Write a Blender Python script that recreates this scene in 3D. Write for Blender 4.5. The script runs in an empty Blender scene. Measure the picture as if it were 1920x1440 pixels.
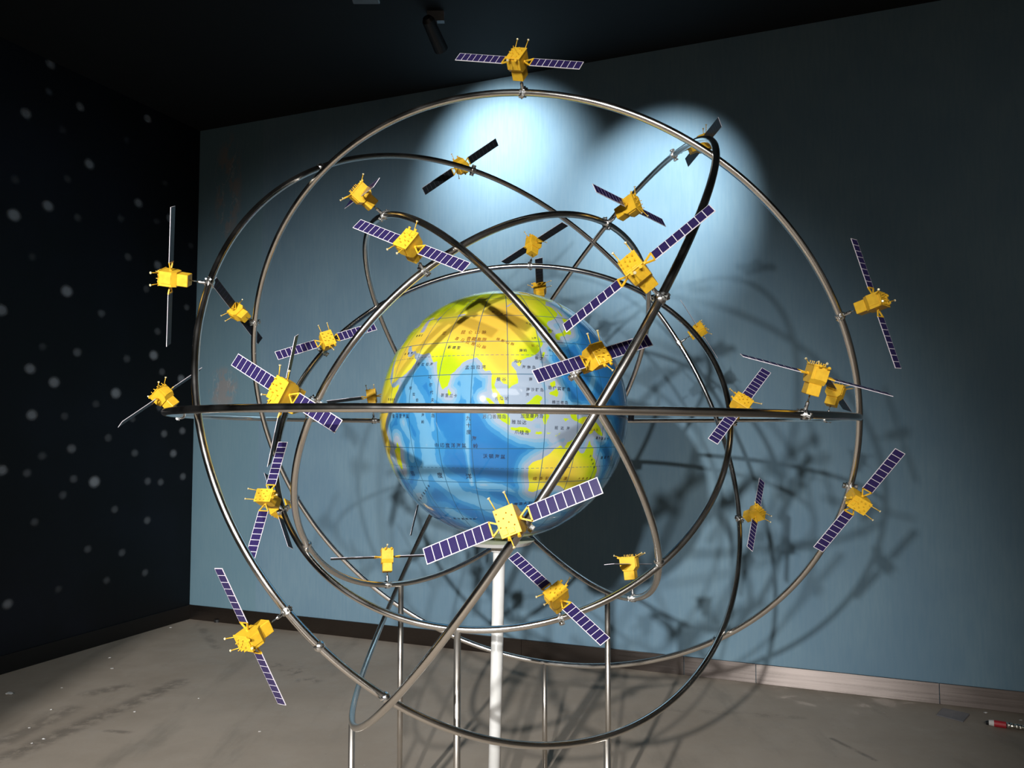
import bpy, bmesh, math, random
import numpy as np
from mathutils import Vector, Matrix

# ------------------------------------------------------------------ camera, world, lights, exposure
sc = bpy.context.scene
C = sc.collection
FL, PITCH = 1497.0, 0.05638
CAM = Vector((0, 0, 1.5))
cam = bpy.data.objects.new('camera', bpy.data.cameras.new('camera'))
C.objects.link(cam)
cam.location = CAM
cam.rotation_euler = (math.pi / 2 + PITCH, 0, 0)
cam.data.sensor_width = 36.0
cam.data.lens = FL / 1920 * 36.0
cam.data.clip_start = 0.05
sc.camera = cam

w = bpy.data.worlds.new('world')
sc.world = w
w.use_nodes = True
w.node_tree.nodes['Background'].inputs[0].default_value = (0.55, 0.75, 1.0, 1)
w.node_tree.nodes['Background'].inputs[1].default_value = 0.0

sc.view_settings.view_transform = 'Standard'
sc.view_settings.look = 'None'
sc.view_settings.gamma = 1.0
sc.view_settings.use_curve_mapping = False
sc.view_settings.exposure = 0.0
sc.cycles.caustics_reflective = False
sc.cycles.caustics_refractive = False


def spot(name, loc, aim, power, angle, blend, radius, color):
    l = bpy.data.lights.new(name, 'SPOT')
    l.energy = power
    l.spot_size = math.radians(angle)
    l.spot_blend = blend
    l.shadow_soft_size = radius
    l.color = color
    o = bpy.data.objects.new(name, l)
    C.objects.link(o)
    o.location = loc
    o.rotation_euler = (Vector(aim) - Vector(loc)).to_track_quat('-Z', 'Y').to_euler()
    return o


# track lights of the hall: two behind the viewer shine on the globe, two by the wall make the pools
spot('key_spot', (-2.35, -4.3, 3.12), (-0.75, 5.6, -0.15), 3050, 45, 1.0, 0.075, (1.0, 1.0, 0.99))
spot('second_spot', (-0.95, -4.2, 3.45), (-0.45, 5.5, -0.15), 1400, 45, 1.0, 0.075, (1.0, 1.0, 0.99))
spot('pool_spot', (-0.415, 4.63, 3.74), (-0.09, 5.36, 3.36), 190, 82, 1.0, 0.03, (0.92, 0.98, 1.0))
spot('pool_spot', (0.55, 3.45, 3.84), (0.92, 4.93, 2.98), 520, 42, 1.0, 0.03, (0.92, 0.98, 1.0))


def fill_panel(loc, sx, sy, power, color):
    l = bpy.data.lights.new('fill_panel_light', 'AREA')
    l.shape = 'RECTANGLE'; l.size = sx; l.size_y = sy; l.energy = power; l.color = color
    o = bpy.data.objects.new('fill_panel_light', l)
    C.objects.link(o); o.location = loc
    return o


# area lights added behind the viewer for fill and reflections in the hoops
fill_panel((0.6, -2.2, 3.9), 3.0, 1.0, 8, (1.0, 0.97, 0.93))
fill_panel((1.0, -4.6, 3.9), 4.5, 2.4, 160, (1.0, 0.97, 0.93))


# ------------------------------------------------------------------ helpers
def ray(px, py):
    f = Vector((0, math.cos(PITCH), math.sin(PITCH)))
    u = Vector((0, -math.sin(PITCH), math.cos(PITCH)))
    return (f + Vector((1, 0, 0)) * ((px - 960) / FL) - u * ((py - 720) / FL))


def on_floor(px, py, z=0.0):
    d = ray(px, py)
    return CAM + d * ((z - CAM.z) / d.z)


def on_plane(px, py, p0, n):
    d = ray(px, py)
    return CAM + d * ((p0 - CAM).dot(n) / d.dot(n))


def tag(o, label=None, cat=None, group=None, kind=None):
    if label: o['label'] = label
    if cat: o['category'] = cat
    if group: o['group'] = group
    if kind: o['kind'] = kind
    return o


def link(name, data, parent=None):
    o = bpy.data.objects.new(name, data)
    C.objects.link(o)
    if parent: o.parent = parent
    return o


class MB:
    def __init__(self):
        self.bm = bmesh.new()

    def box(self, c, s, rot=None, bevel=0.0):
        r = bmesh.ops.create_cube(self.bm, size=1.0)
        m = Matrix.Translation(c) @ (rot.to_4x4() if rot else Matrix.Identity(4)) @ Matrix.Diagonal((s[0], s[1], s[2], 1))
        bmesh.ops.transform(self.bm, matrix=m, verts=r['verts'])
        if bevel > 0:
            es = list({e for v in r['verts'] for e in v.link_edges})
            bmesh.ops.bevel(self.bm, geom=es, offset=bevel, segments=1, affect='EDGES')
        return self

    def cyl(self, a, b, r, r2=None, seg=10):
        a, b = Vector(a), Vector(b)
        d = b - a
        q = d.to_track_quat('Z', 'Y').to_matrix().to_4x4()
        m = Matrix.Translation((a + b) / 2) @ q
        bmesh.ops.create_cone(self.bm, cap_ends=True, segments=seg, radius1=r, radius2=r if r2 is None else r2,
                              depth=d.length, matrix=m)
        return self

    def poly(self, verts, faces):
        vs = [self.bm.verts.new(v) for v in verts]
        for f in faces:
            self.bm.faces.new([vs[i] for i in f])
        return self

    def mesh(self, name, mat, smooth=False):
        bmesh.ops.recalc_face_normals(self.bm, faces=self.bm.faces)
        me = bpy.data.meshes.new(name)
        self.bm.to_mesh(me)
        self.bm.free()
        if mat: me.materials.append(mat)
        if smooth:
            for p in me.polygons: p.use_smooth = True
        return me


def tube_mesh(name, pts, r, mat, closed=True, seg=14):
    pts = np.asarray(pts, float)
    n = len(pts)
    tg = np.roll(pts, -1, 0) - np.roll(pts, 1, 0)
    if not closed:
        tg[0] = pts[1] - pts[0]; tg[-1] = pts[-1] - pts[-2]
    tg /= np.linalg.norm(tg, axis=1)[:, None]
    c = pts.mean(0)
    rad = pts - c
    if not closed:
        rad = np.tile(np.array([0.31, 0.77, 0.53]), (n, 1))
    rad = rad - (rad * tg).sum(1)[:, None] * tg
    rad /= np.linalg.norm(rad, axis=1)[:, None]
    bi = np.cross(tg, rad)
    a = np.linspace(0, 2 * np.pi, seg, endpoint=False)
    V = pts[:, None] + r * (np.cos(a)[None, :, None] * rad[:, None] + np.sin(a)[None, :, None] * bi[:, None])
    F = []
    for i in range(n if closed else n - 1):
        j = (i + 1) % n
        for k in range(seg):
            l = (k + 1) % seg
            F.append((i * seg + k, j * seg + k, j * seg + l, i * seg + l))
    me = bpy.data.meshes.new(name)
    me.from_pydata(V.reshape(-1, 3).tolist(), [], F)
    me.materials.append(mat)
    for p in me.polygons: p.use_smooth = True
    me.update()
    return me


# ------------------------------------------------------------------ materials
def mat(name, col, rough=0.5, metal=0.0, spec=0.5, coat=0.0, coat_rough=0.05):
    m = bpy.data.materials.new(name)
    m.use_nodes = True
    b = m.node_tree.nodes['Principled BSDF']
    b.inputs['Base Color'].default_value = (*col, 1)
    b.inputs['Roughness'].default_value = rough
    b.inputs['Metallic'].default_value = metal
    b.inputs['Specular IOR Level'].default_value = spec
    b.inputs['Coat Weight'].default_value = coat
    b.inputs['Coat Roughness'].default_value = coat_rough
    return m


class NT:
    """small node-graph helper"""
    def __init__(self, m):
        self.t = m.node_tree
        self.b = self.t.nodes['Principled BSDF']

    def n(self, typ, **kw):
        nd = self.t.nodes.new(typ)
        for k, v in kw.items(): setattr(nd, k, v)
        return nd

    def l(self, a, b):
        self.t.links.new(a, b)

    def put(self, sock, v):
        if isinstance(v, (int, float)): sock.default_value = v
        elif isinstance(v, (tuple, list)): sock.default_value = v
        else: self.l(v, sock)

    def math(self, op, a, b=0.0, clamp=False):
        nd = self.n('ShaderNodeMath', operation=op, use_clamp=clamp)
        self.put(nd.inputs[0], a); self.put(nd.inputs[1], b)
        return nd.outputs[0]

    def mix(self, f, a, b, blend='MIX'):
        nd = self.n('ShaderNodeMix', data_type='RGBA', blend_type=blend)
        self.put(nd.inputs[0], f)
        self.put(nd.inputs[6], (*a, 1) if isinstance(a, tuple) and len(a) == 3 else a)
        self.put(nd.inputs[7], (*b, 1) if isinstance(b, tuple) and len(b) == 3 else b)
        return nd.outputs[2]

    def noise(self, vec, scale, detail=4.0, rough=0.55):
        nd = self.n('ShaderNodeTexNoise')
        nd.inputs['Scale'].default_value = scale
        nd.inputs['Detail'].default_value = detail
        nd.inputs['Roughness'].default_value = rough
        if vec is not None: self.l(vec, nd.inputs['Vector'])
        return nd.outputs['Fac']

    def rng(self, v, a, b, c=0.0, d=1.0, smooth=True):
        nd = self.n('ShaderNodeMapRange', interpolation_type='SMOOTHSTEP' if smooth else 'LINEAR')
        self.put(nd.inputs[0], v)
        for i, x in enumerate((a, b, c, d)): nd.inputs[i + 1].default_value = x
        return nd.outputs[0]

    def coord(self, kind='Object'):
        return self.n('ShaderNodeTexCoord').outputs[kind]

    def sep(self, v):
        s = self.n('ShaderNodeSeparateXYZ'); self.l(v, s.inputs[0]); return s.outputs

    def scalevec(self, v, s):
        nd = self.n('ShaderNodeVectorMath', operation='MULTIPLY')
        self.l(v, nd.inputs[0]); nd.inputs[1].default_value = s
        return nd.outputs[0]

    def attr(self, name):
        nd = self.n('ShaderNodeAttribute', attribute_name=name); return nd.outputs['Fac']


# polished tube: slight unevenness in the gloss
M_STEEL = mat('polished_steel', (0.86, 0.83, 0.79), 0.14, 1.0)
g = NT(M_STEEL)
co = g.coord()
g.l(g.rng(g.noise(co, 9, 3), 0.3, 0.7, 0.15, 0.24), g.b.inputs['Roughness'])
M_LEG = mat('brushed_steel_leg', (0.62, 0.58, 0.53), 0.40, 1.0)
g = NT(M_LEG)
g.l(g.mix(g.rng(g.noise(g.scalevec(g.coord(), (40, 40, 4)), 1.0, 3), 0.35, 0.7), (0.66, 0.62, 0.57), (0.50, 0.46, 0.41)), g.b.inputs['Base Color'])
M_CLAMP = mat('zinc_clamp', (0.86, 0.86, 0.85), 0.22, 1.0)
g = NT(M_CLAMP)
g.l(g.rng(g.noise(g.coord(), 120, 2), 0.3, 0.7, 0.15, 0.35), g.b.inputs['Roughness'])
M_GOLD = mat('yellow_plastic', (0.80, 0.47, 0.030), 0.42, 0.0, 0.45)
g = NT(M_GOLD)
g.l(g.mix(g.rng(g.noise(g.coord(), 60, 3), 0.35, 0.7), (0.83, 0.49, 0.030), (0.74, 0.42, 0.024)), g.b.inputs['Base Color'])
M_TIP = mat('pale_brass_tip', (0.72, 0.62, 0.36), 0.35, 0.2)
g = NT(M_TIP)
g.l(g.mix(g.noise(g.coord(), 300, 2), (0.76, 0.64, 0.36), (0.66, 0.58, 0.36)), g.b.inputs['Base Color'])
M_FRAME = mat('panel_frame_white', (0.78, 0.72, 0.76), 0.4)
g = NT(M_FRAME)
g.l(g.mix(g.noise(g.coord(), 80, 2), (0.80, 0.74, 0.78), (0.72, 0.66, 0.70)), g.b.inputs['Base Color'])
M_CELL = mat('solar_cell_violet', (0.03, 0.016, 0.12), 0.2, 0.0, 0.35)
g = NT(M_CELL)
xyz = g.sep(g.coord())
gx = g.math('PINGPONG', g.math('ADD', xyz[0], 1.0), 0.00082)
gy = g.math('PINGPONG', g.math('ADD', xyz[1], 1.0), 0.00082)
line = g.math('MAXIMUM', g.math('LESS_THAN', gx, 0.00016), g.math('LESS_THAN', gy, 0.00016))
dot = g.math('MULTIPLY', g.math('LESS_THAN', gx, 0.0003), g.math('LESS_THAN', gy, 0.0003))
base = g.mix(g.math('MULTIPLY', line, 0.35), (0.013, 0.006, 0.062), (0.045, 0.03, 0.12))
g.l(g.mix(g.math('MULTIPLY', dot, 0.18), base, (0.45, 0.43, 0.58)), g.b.inputs['Base Color'])

M_BACK = mat('panel_back_shaded', (0.008, 0.010, 0.014), 0.4, 0, 0.3)  # cell backs: their unlit look is put into the colour
g = NT(M_BACK)
g.l(g.mix(g.noise(g.coord(), 200, 2), (0.006, 0.008, 0.012), (0.012, 0.014, 0.018)), g.b.inputs['Base Color'])
M_BACKF = mat('panel_back_frame_shaded', (0.05, 0.055, 0.06), 0.5, 0, 0.3)  # back of the white frame, darkened in colour to stand for shade
g = NT(M_BACKF)
g.l(g.mix(g.noise(g.coord(), 200, 2), (0.04, 0.045, 0.05), (0.06, 0.065, 0.07)), g.b.inputs['Base Color'])

# ------------------------------------------------------------------ the room
P0 = on_floor(355, 1160)
PR = on_floor(1920, 1337)
PL = on_floor(0, 1261)
D_B = (PR - P0).normalized()                      # along the back wall, to the right
N_B = Vector((D_B.y, -D_B.x, 0)).normalized()     # into the room
D_L = (PL - P0).normalized()                      # along the left wall, towards the viewer
D_L = (N_B * 0.97 + D_L * 0.03).normalized()
N_L = Vector((-D_L.y, D_L.x, 0)).normalized()
if N_L.dot(D_B) < 0: N_L = -N_L
H = 3.94
LB, LL = 9.0, 12.0


def wall_frame(origin, xdir, n):
    m = Matrix.Identity(4)
    x = xdir.normalized(); z = Vector((0, 0, 1)); y = z.cross(x)
    for i in range(3):
        m[i][0], m[i][1], m[i][2], m[i][3] = x[i], y[i], z[i], origin[i]
    return m


def frame_coords(m, p):
    return m.inverted() @ p


FB = wall_frame(P0, D_B, N_B)    # local y points behind the wall (away from room) or into it
yb = (FB.to_3x3() @ Vector((0, 1, 0))).dot(N_B)     # +1: local y into the room, -1: behind
FLW = wall_frame(P0, D_L, N_L)
yl = (FLW.to_3x3() @ Vector((0, 1, 0))).dot(N_L)

# back wall: blue-green paint with faint roller mottling, a paler first sheet, two scuffed places
M_WALL = mat('teal_wall_paint', (0.11, 0.17, 0.21), 0.7, 0, 0.10)
g = NT(M_WALL)
co = g.coord()
s = g.sep(co)
mott = g.noise(g.scalevec(co, (1.3, 1.0, 0.9)), 1.6, 5)
base = g.mix(g.rng(mott, 0.3, 0.72), (0.140, 0.224, 0.292), (0.170, 0.262, 0.322))
fine = g.noise(g.scalevec(co, (60, 60, 6)), 1.0, 3)
base = g.mix(g.math('MULTIPLY', g.rng(fine, 0.35, 0.7), 0.25), base, (0.095, 0.185, 0.265))
seam_x = frame_coords(FB, on_plane(487, 700, P0, N_B)).x
first = g.math('LESS_THAN', s[0], seam_x)
base = g.mix(g.math('MULTIPLY', first, 0.35), base, (0.125, 0.230, 0.255))
for (cx, cy, rx, rz, thr) in ((428, 350, 0.16, 0.50, 0.47), (418, 728, 0.17, 0.19, 0.44), (745, 1130, 0.05, 0.03, 0.5)):
    lc = frame_coords(FB, on_plane(cx, cy, P0, N_B))
    dx = g.math('DIVIDE', g.math('SUBTRACT', s[0], lc.x), rx)
    dz = g.math('DIVIDE', g.math('SUBTRACT', s[2], lc.z), rz)
    d2 = g.math('ADD', g.math('MULTIPLY', dx, dx), g.math('MULTIPLY', dz, dz))
    inside = g.rng(d2, 1.0, 0.25)
    blot = g.rng(g.noise(g.scalevec(co, (9, 9, 5)), 1.0, 6, 0.65), thr, thr + 0.09)
    base = g.mix(g.math('MULTIPLY', g.math('MULTIPLY', inside, blot), 0.8), base, (0.248, 0.229, 0.223))
    scr = g.rng(g.math('ABSOLUTE', g.math('SUBTRACT', g.noise(g.scalevec(co, (6, 6, 2.5)), 1.0, 5), 0.5)), 0.012, 0.0)
    base = g.mix(g.math('MULTIPLY', g.math('MULTIPLY', inside, scr), 0.6), base, (0.341, 0.353, 0.353))
g.l(base, g.b.inputs['Base Color'])
bp = g.n('ShaderNodeBump'); bp.inputs['Strength'].default_value = 0.06; bp.inputs['Distance'].default_value = 0.01
g.l(g.noise(g.scalevec(co, (25, 25, 25)), 1.0, 4), bp.inputs['Height'])
g.l(bp.outputs[0], g.b.inputs['Normal'])

M_NIGHT = mat('night_sky_mural', (0.008, 0.010, 0.016), 0.55, 0, 0.25)
g = NT(M_NIGHT)
co = g.coord()
g.l(g.mix(g.rng(g.noise(co, 0.8, 5), 0.4, 0.75), (0.0025, 0.0032, 0.0045), (0.006, 0.008, 0.016)), g.b.inputs['Base Color'])

M_STAR = mat('printed_star', (0.30, 0.32, 0.35), 0.6)
g = NT(M_STAR)
co = g.coord()
ln = g.n('ShaderNodeVectorMath', operation='LENGTH'); g.l(co, ln.inputs[0])
info = g.n('ShaderNodeObjectInfo')
sepc = g.n('ShaderNodeSeparateColor'); g.l(info.outputs['Color'], sepc.inputs[0])
a = g.math('MULTIPLY', g.rng(ln.outputs['Value'], 1.0, 0.25), sepc.outputs[0])
g.l(a, g.b.inputs['Alpha'])

M_BLACK = mat('black_ceiling_paint', (0.012, 0.013, 0.014), 0.8, 0, 0.2)
g = NT(M_BLACK)
g.l(g.mix(g.noise(g.coord(), 1.5, 4), (0.010, 0.011, 0.012), (0.016, 0.017, 0.018)), g.b.inputs['Base Color'])
M_DARKWALL = mat('dark_hall_wall', (0.05, 0.055, 0.06), 0.7, 0, 0.3)
g = NT(M_DARKWALL)
g.l(g.mix(g.noise(g.coord(), 0.7, 4), (0.32, 0.30, 0.28), (0.46, 0.43, 0.40)), g.b.inputs['Base Color'])

# floor: worn grey-brown concrete
M_FLOOR = mat('worn_concrete', (0.25, 0.22, 0.19), 0.55, 0, 0.2)
g = NT(M_FLOOR)
co = g.coord()
n1 = g.noise(co, 0.9, 6, 0.6)
n2 = g.noise(co, 5.0, 6, 0.65)
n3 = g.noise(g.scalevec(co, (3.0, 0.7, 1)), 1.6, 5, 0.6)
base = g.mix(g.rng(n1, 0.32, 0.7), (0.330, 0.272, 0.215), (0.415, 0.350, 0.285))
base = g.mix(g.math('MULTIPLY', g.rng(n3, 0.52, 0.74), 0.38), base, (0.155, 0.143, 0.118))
base = g.mix(g.math('MULTIPLY', g.rng(n2, 0.5, 0.78), 0.30), base, (0.384, 0.347, 0.304))
n4 = g.noise(co, 34, 5, 0.7)
base = g.mix(g.math('MULTIPLY', g.rng(n4, 0.64, 0.74), 0.4), base, (0.124, 0.112, 0.093))
base = g.mix(g.math('MULTIPLY', g.rng(g.noise(co, 60, 2), 0.74, 0.78), 0.7), base, (0.62, 0.60, 0.56))
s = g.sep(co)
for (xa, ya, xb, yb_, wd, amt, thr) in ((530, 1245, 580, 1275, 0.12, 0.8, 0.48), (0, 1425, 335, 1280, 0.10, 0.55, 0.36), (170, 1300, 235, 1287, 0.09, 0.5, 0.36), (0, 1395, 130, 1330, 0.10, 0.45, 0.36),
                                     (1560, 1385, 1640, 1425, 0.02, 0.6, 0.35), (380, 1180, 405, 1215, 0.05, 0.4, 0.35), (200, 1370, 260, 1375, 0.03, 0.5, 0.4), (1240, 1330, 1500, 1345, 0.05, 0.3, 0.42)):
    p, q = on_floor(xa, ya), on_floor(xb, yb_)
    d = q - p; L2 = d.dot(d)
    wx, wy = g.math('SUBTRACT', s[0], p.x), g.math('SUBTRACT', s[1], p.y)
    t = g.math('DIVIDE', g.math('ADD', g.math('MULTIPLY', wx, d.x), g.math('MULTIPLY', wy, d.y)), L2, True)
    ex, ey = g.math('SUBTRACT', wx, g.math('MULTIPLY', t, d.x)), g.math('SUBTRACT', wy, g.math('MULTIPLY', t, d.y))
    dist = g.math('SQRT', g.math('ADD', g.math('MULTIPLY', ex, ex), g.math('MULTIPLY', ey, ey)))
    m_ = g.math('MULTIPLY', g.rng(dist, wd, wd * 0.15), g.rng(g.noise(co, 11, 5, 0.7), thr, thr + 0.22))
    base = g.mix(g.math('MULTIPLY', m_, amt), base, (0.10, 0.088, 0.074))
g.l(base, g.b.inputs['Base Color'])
g.l(g.rng(n2, 0.3, 0.7, 0.42, 0.68), g.b.inputs['Roughness'])
bp = g.n('ShaderNodeBump'); bp.inputs['Strength'].default_value = 0.15; bp.inputs['Distance'].default_value = 0.01
g.l(n2, bp.inputs['Height']); g.l(bp.outputs[0], g.b.inputs['Normal'])

M_SKIRT = mat('brushed_steel_skirting', (0.20, 0.17, 0.155), 0.30, 1.0)
g = NT(M_SKIRT)
co = g.coord()
g.l(g.rng(g.noise(g.scalevec(co, (1.5, 1, 90)), 1.0, 2), 0.3, 0.7, 0.27, 0.33), g.b.inputs['Roughness'])
g.b.inputs['Anisotropic'].default_value = 0.9
g.b.inputs['Anisotropic Rotation'].default_value = 0.25
tn_ = g.n('ShaderNodeTangent', direction_type='RADIAL', axis='Z')
g.l(tn_.outputs[0], g.b.inputs['Tangent'])
M_SKIRT_DARK = mat('dark_skirting', (0.02, 0.017, 0.014), 0.45, 0.3)
g = NT(M_SKIRT_DARK)
g.l(g.mix(g.noise(g.coord(), 3, 3), (0.005, 0.004, 0.0035), (0.008, 0.007, 0.006)), g.b.inputs['Base Color'])


def corner(a, b):
    return P0 + D_B * a + D_L * b


# floor slab and ceiling
def slab(name, z0, z1, m):
    cs = [corner(-0.2, -0.2), corner(LB + 0.2, -0.2), corner(LB + 0.2, LL + 0.2), corner(-0.2, LL + 0.2)]
    vs = [(c.x, c.y, z0) for c in cs] + [(c.x, c.y, z1) for c in cs]
    b = MB().poly(vs, [(0, 1, 2, 3), (4, 5, 6, 7), (0, 1, 5, 4), (1, 2, 6, 5), (2, 3, 7, 6), (3, 0, 4, 7)])
    return tag(link(name, b.mesh(name, m)), kind='structure')


slab('floor', -0.1, 0.0, M_FLOOR)
slab('ceiling', H, H + 0.1, M_BLACK)


def wall(name, F, y_in, length, m):
    t = -0.15 * y_in
    b = MB().box((length / 2, t / 2, H / 2), (length, abs(t), H))
    o = tag(link(name, b.mesh(name, m)), kind='structure')
    o.matrix_world = F
    return o


wb = wall('wall_back', FB, yb, LB, M_WALL)
wl = wall('wall_left', FLW, yl, LL, M_NIGHT)
FR = wall_frame(corner(LB, 0), D_L, -N_L)
wall('wall_right', FR, -yl, LL, M_DARKWALL)
FF = wall_frame(corner(0, LL), D_B, -N_B)
wall('wall_front', FF, -yb, LB, M_DARKWALL)

# partition added out of view to keep the key light off the starry wall
pt = MB().box((-4.6, -1.05, H / 2), (4.3, 0.10, H))
tag(link('light_block_partition', pt.mesh('light_block_partition', M_DARKWALL)), kind='structure')

# skirting: steel strips with open joints along the back wall, dark strip along the left wall
SK_H = 0.112
joints = [0.0] + [frame_coords(FB, on_floor(x, y)).x for x, y in ((978, 1231), (1283, 1265), (1418, 1280), (1762, 1320))]
joints += [joints[-1] + 1.2, joints[-1] + 2.4, LB]
bb = tag(link('baseboard_back', None), kind='structure')
bb.matrix_world = FB
for i, (a, b) in enumerate(zip(joints[:-1], joints[1:])):
    th = 0.011 + 0.002 * (i % 2)
    me = MB().box(((a + b) / 2, yb * th / 2, SK_H / 2), (b - a - 0.002, th, SK_H), bevel=0.0012).mesh('skirting_strip', M_SKIRT if a > 0 else M_SKIRT)
    link('skirting_strip', me, bb)
me = MB().box((LL / 2, yl * 0.006, SK_H / 2), (LL, 0.012, SK_H), bevel=0.0012).mesh('baseboard_left', M_SKIRT_DARK)
bl = tag(link('baseboard_left', me), kind='structure')
bl.matrix_world = FLW

# printed stars of the mural on the left wall
STARS = []
for x, y, v in ((105, 190, .12), (302, 385, .5), (605, 300, .5), (1075, 240, .3), (480, 640, .5), (155, 680, .65), (885, 712, .6), (535, 985, .8),
                (90, 1080, .2), (405, 1075, .2), (990, 1100, .15), (760, 840, .1), (375, 780, .15), (290, 550, .15), (725, 470, .12), (960, 10, .2)):
    STARS.append((x / 3.2, y / 3.2, v))
for x, y, v in ((80, 225, 1.2), (275, 172, .85), (795, 155, .7), (975, 240, .6), (445, 240, .25), (695, 245, .2), (900, 260, .15), (185, 465, .15),
                (735, 465, .35), (905, 512, .7), (1095, 400, .15), (383, 662, 1.2), (840, 650, .3), (5, 770, .8), (582, 790, .35), (1072, 755, .25),
                (905, 893, .3), (443, 1013, .45), (245, 980, .15), (882, 1030, .85), (728, 1050, .3), (172, 1108, .7), (310, 1185, .8), (930, 1125, .3),
                (1040, 1165, .6), (665, 1248, .95), (550, 1310, .2), (182, 1373, .7), (370, 1380, .2), (915, 1330, .3), (760, 1395, .25)):
    STARS.append((x / 3.064, 330 + y / 3.064, v))
for x, y, v in ((620, 125, .3), (410, 188, .5), (773, 213, .35), (995, 215, .5), (942, 102, .4), (1047, 85, .4), (242, 230, .2), (10, 312, .6),
                (155, 328, .25), (422, 362, .3), (542, 378, 1.2), (848, 375, .35), (922, 380, .3), (1050, 348, .35), (360, 455, .25), (658, 537, .3),
                (845, 600, .35), (198, 610, .2), (503, 765, .25), (700, 785, .3), (832, 900, .25), (612, 945, .2), (335, 995, .12), (43, 1080, .45)):
    STARS.append((x / 3.064, 780 + y / 3.064, v))
star_me = bpy.data.meshes.new('star')
NS = 16
star_me.from_pydata([(math.cos(2 * math.pi * i / NS), 0, math.sin(2 * math.pi * i / NS)) for i in range(NS)], [], [tuple(range(NS))])
star_me.materials.append(M_STAR)
FLi = FLW.inverted()
for x, y, v in STARS:
    p = FLi @ on_plane(x, y, P0, N_L)
    o = link('star', star_me, wl)
    r = 0.030 + 0.022 * min(v, 1.0)
    o.location = (p.x, yl * 0.0012, p.z)
    o.scale = (r * 1.15, 1, r)
    o.color = (min(1, v), 0, 0, 1)

# ------------------------------------------------------------------ ring frame
RINGS = {
    'E': ((-0.0017, 2.9906, 1.5434), 1.1901, (0.00523, 0.00226, 0.99998), (0.004, 0.0005, -0.0019, 0.0032)),
    '1': ((0.0276, 3.0055, 1.5329), 1.1653, (0.33247, 0.83638, 0.43582), (0.0011, -0.0097, 0.0026, 0.0118)),
    '2': ((0.0168, 3.0071, 1.5742), 1.1616, (0.55025, -0.73082, 0.40388), (0.0034, 0.0003, 0.0126, -0.0007)),
    '3': ((0.021, 2.9947, 1.5443), 1.1824, (-0.85236, -0.13363, 0.50559), (-0.0044, 0.0039, -0.0185, 0.002)),
    '4': ((-0.0605, 3.0004, 1.5499), 0.8186, (-0.63407, 0.52763, 0.5653), (-0.0069, -0.0024, -0.0049, 0.0024)),
    '5': ((-0.0582, 2.9975, 1.5464), 0.8346, (0.76677, 0.30181, 0.56654), (0.0025, 0.0023, 0.0018, 0.0003)),
    '6': ((-0.0461, 2.9959, 1.5534), 0.8385, (-0.10171, -0.79265, 0.60114), (-0.0029, 0.0086, 0.004, 0.0001)),
}
TUBE_R = 0.0112


def ring_point(k, t):
    c, R, n, h = RINGS[k]
    c = np.array(c); n = np.array(n); n = n / np.linalg.norm(n)
    a = np.cross(n, [0.3, 0.9, 0.31]); a /= np.linalg.norm(a)
    b = np.cross(n, a)
    t = np.atleast_1d(t)
    rad = R + h[0] * np.cos(2 * t) + h[1] * np.sin(2 * t)
    z = h[2] * np.cos(2 * t) + h[3] * np.sin(2 * t)
    return c + rad[:, None] * (np.cos(t)[:, None] * a + np.sin(t)[:, None] * b) + z[:, None] * n


frame = tag(link('orbit_ring_frame', None), 'polished steel frame of seven large hoops around the globe, standing on thin legs', 'sculpture')
frame.location = (0, 3.0, 0)
off = np.array([0, 3.0, 0])
RL = {'E': 'horizontal hoop level with the equator', '1': 'large tilted hoop, near side at the top', '2': 'large tilted hoop, near side at the bottom',
      '3': 'large steep hoop seen almost edge on', '4': 'smaller hoop leaning to the left', '5': 'smaller hoop leaning to the right', '6': 'smaller hoop dipping towards the viewer'}
tt = np.linspace(0, 2 * np.pi, 240, endpoint=False)
for k in RINGS:
    o = link('orbit_ring', tube_mesh('orbit_ring', ring_point(k, tt) - off, TUBE_R, M_STEEL), frame)
    o['label'] = RL[k]


def ring_near_px(k, px, py):
    t = np.linspace(0, 2 * np.pi, 2000)
    P = ring_point(k, t)
    f = np.array([0, math.cos(PITCH), math.sin(PITCH)]); u = np.array([0, -math.sin(PITCH), math.cos(PITCH)])
    d = P - np.array(CAM); z = d @ f
    X = 960 + FL * d[:, 0] / z; Y = 720 - FL * (d @ u) / z
    return P[np.hypot(X - px, Y - py).argmin()]


for k, px, py in (('3', 659, 1347), ('4', 752, 1095), ('6', 857, 1184), ('1', 1020, 1245), ('5', 1138, 1112), ('2', 1138, 1379)):
    p = ring_near_px(k, px, py) - off
    me = MB().cyl((p[0], p[1], 0.0), (p[0], p[1], p[2]), 0.0108, seg=16).cyl((p[0], p[1], 0), (p[0], p[1], 0.006), 0.03, seg=20).mesh('leg', M_LEG, True)
    link('leg', me, frame)
# weld beads where hoops cross
for k, px, py in (('2', 601, 316), ('1', 1342, 1199), ('2', 718, 1315), ('4', 574, 1021), ('5', 1236, 1052), ('3', 1236, 562), ('1', 478, 708), ('6', 517, 870), ('2', 600, 1209)):
    p = ring_near_px(k, px, py) - off
    bm_ = MB()
    bmesh.ops.create_icosphere(bm_.bm, subdivisions=2, radius=0.0165, matrix=Matrix.Translation(p))
    link('weld', bm_.mesh('weld', M_CLAMP, True), frame)

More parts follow.
